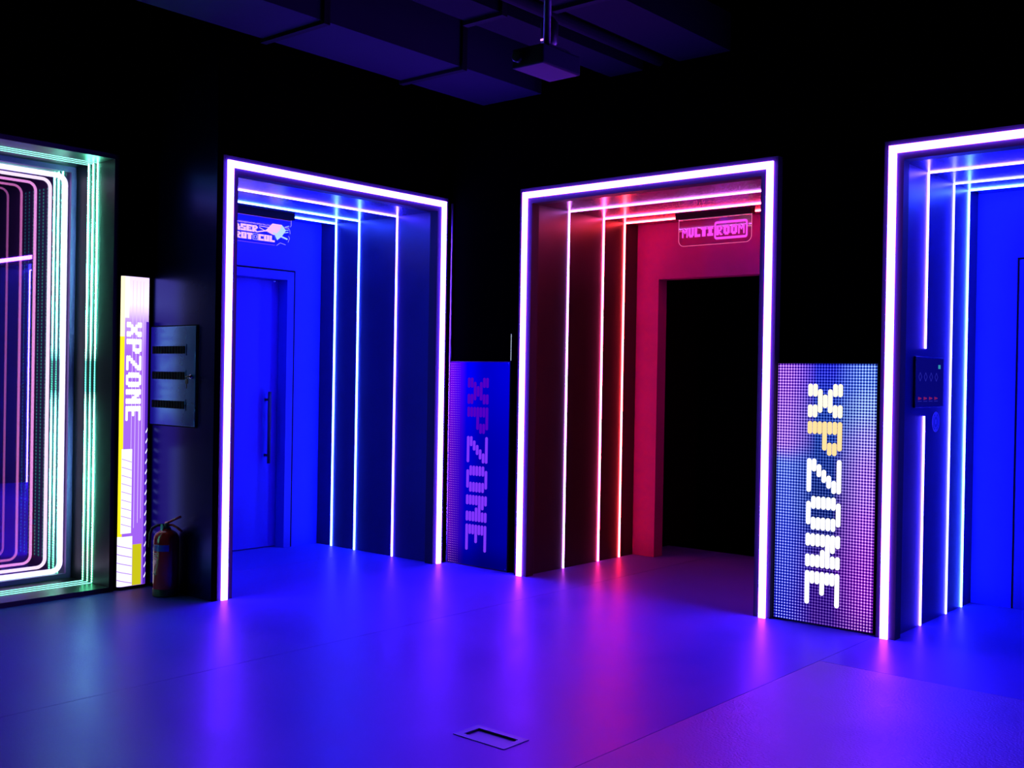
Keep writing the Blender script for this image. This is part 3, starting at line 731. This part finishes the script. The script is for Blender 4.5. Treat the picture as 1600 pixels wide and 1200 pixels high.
# ------------------------------------------------------------------ floor box
t = thing('floor_box', 'small sunken rectangular service box with a metal rim in the floor', 'floor box', ((HX0 + HX1) / 2, (HY0 + HY1) / 2, 0))
hw, hd = (HX1 - HX0) / 2, (HY1 - HY0) / 2
def rect_ring(w0, d0, w1, d1, z0, z1, mat, name):
    bm = bmesh.new(); rr = lambda w, d, z: [bm.verts.new((sx * w, sy * d, z)) for sx, sy in ((-1, -1), (1, -1), (1, 1), (-1, 1))]
    vs = [rr(w0, d0, z0), rr(w1, d1, z0), rr(w1, d1, z1), rr(w0, d0, z1)]
    for a, b in ((0, 1), (1, 2), (2, 3), (3, 0)):
        for i in range(4): bm.faces.new((vs[a][i], vs[a][(i + 1) % 4], vs[b][(i + 1) % 4], vs[b][i]))
    return obj(name, bm, mat, t)
pbr('rim_metal', (.03, .025, .20), .45)
rect_ring(hw - .001, hd - .001, hw + .028, hd + .028, .0005, .003, 'rim_metal', 'rim')
rect_ring(hw - .004, hd - .004, hw - .0005, hd - .0005, -.030, .0, 'black_plastic', 'box_wall')
boxes('lid', 'rim_metal', [(-hw + .004, hw - .004, -hd + .004, hd - .004, -.012, -.005)], t)

# ------------------------------------------------------------------ overhead services
def duct(label, x0, x1, z0, z1, flanges, mat='duct_grey'):
    t = thing('ceiling_duct', label, 'duct', ((x0 + x1) / 2, A0, z0))
    hw = (x1 - x0) / 2; ys = sorted([YMIN + .01 - A0] + [f - A0 for f in flanges] + [-.002])
    for a, b in zip(ys, ys[1:]): boxes('duct_section', mat, [(-hw, hw, a + .004, b - .004, 0, z1 - z0)], t)
    for f in flanges: boxes('duct_flange', 'joint_dark', [(-hw - .02, hw + .02, f - A0 - .022, f - A0 + .022, -.022, z1 - z0 + .022)], t)
    for y in (-1.0, -3.4): boxes('hanger_rod', 'dark_metal', [(-hw - .012, -hw, y, y + .012, z1 - z0, ZC - z0)], t); boxes('hanger_rod', 'dark_metal', [(hw, hw + .012, y, y + .012, z1 - z0, ZC - z0)], t)
    return t
duct('wide grey ventilation duct under the ceiling, nearest the left portal', .290, .840, 3.400, 3.72, (-.76, -1.90, -3.05, -4.2))
duct('middle grey ventilation duct, second of three under the dark ceiling', 1.430, 1.690, 3.420, 3.62, (-1.35, -3.2), 'duct_shaded')
duct('grey ventilation duct farthest right under the dark ceiling', 1.960, 2.330, 3.430, 3.66, (-1.2, -3.0), 'duct_shaded')
bm = bmesh.new(); bm_tube(bm, [(0, 0, 0), (0, YMIN - A0 + .01, 0)], .035, 12)
tag(obj('ceiling_pipe', bm, 'duct_shaded', None, True, (1.815, A0 - .002, 3.46)), 'thin round pipe running between the two narrow ducts overhead', 'pipe')
t = thing('projector', 'ceiling-hung projector with a small lens above the middle portal', 'projector', (2.31, -1.72, 2.90))
bm = bmesh.new(); bm_box(bm, -.098, .098, -.148, .148, 0, .095); bevel(bm, .008); obj('projector_body', bm, 'white_plastic', t)
bm = bmesh.new(); bm_lathe(bm, [(.030, 0), (.030, .03), (.024, .032)], 20); bmesh.ops.rotate(bm, verts=bm.verts, cent=(0, 0, 0), matrix=Matrix.Rotation(math.pi / 2, 3, 'X')); obj('lens', bm, 'glossy_black', t, True, (-.045, -.146, .05))
boxes('mount_plate', 'dark_metal', [(-.08, .08, -.08, .08, .095, .110)], t); bm = bmesh.new(); bm_lathe(bm, [(.018, .110), (.018, ZC - 2.90)], 14); obj('mount_pole', bm, 'dark_metal', t, True)
emit('status_pink', (1.6, .5, 2.0))
t2 = thing('track_spotlight', 'small dark spotlight with a pink glint hanging beside the projector', 'spotlight', (2.17, -1.527, 3.10))
bm = bmesh.new(); bm_lathe(bm, [(.03, .0), (.045, .02), (.045, .12), (.02, .15)], 18); obj('spot_body', bm, 'black_plastic', t2, True)
bm = bmesh.new(); bm_lathe(bm, [(.008, .15), (.008, ZC - 3.10)], 10); obj('spot_stem', bm, 'dark_metal', t2, True)
boxes('indicator_light', 'status_pink', [(-.018, .018, -.050, -.044, .022, .030)], t2)
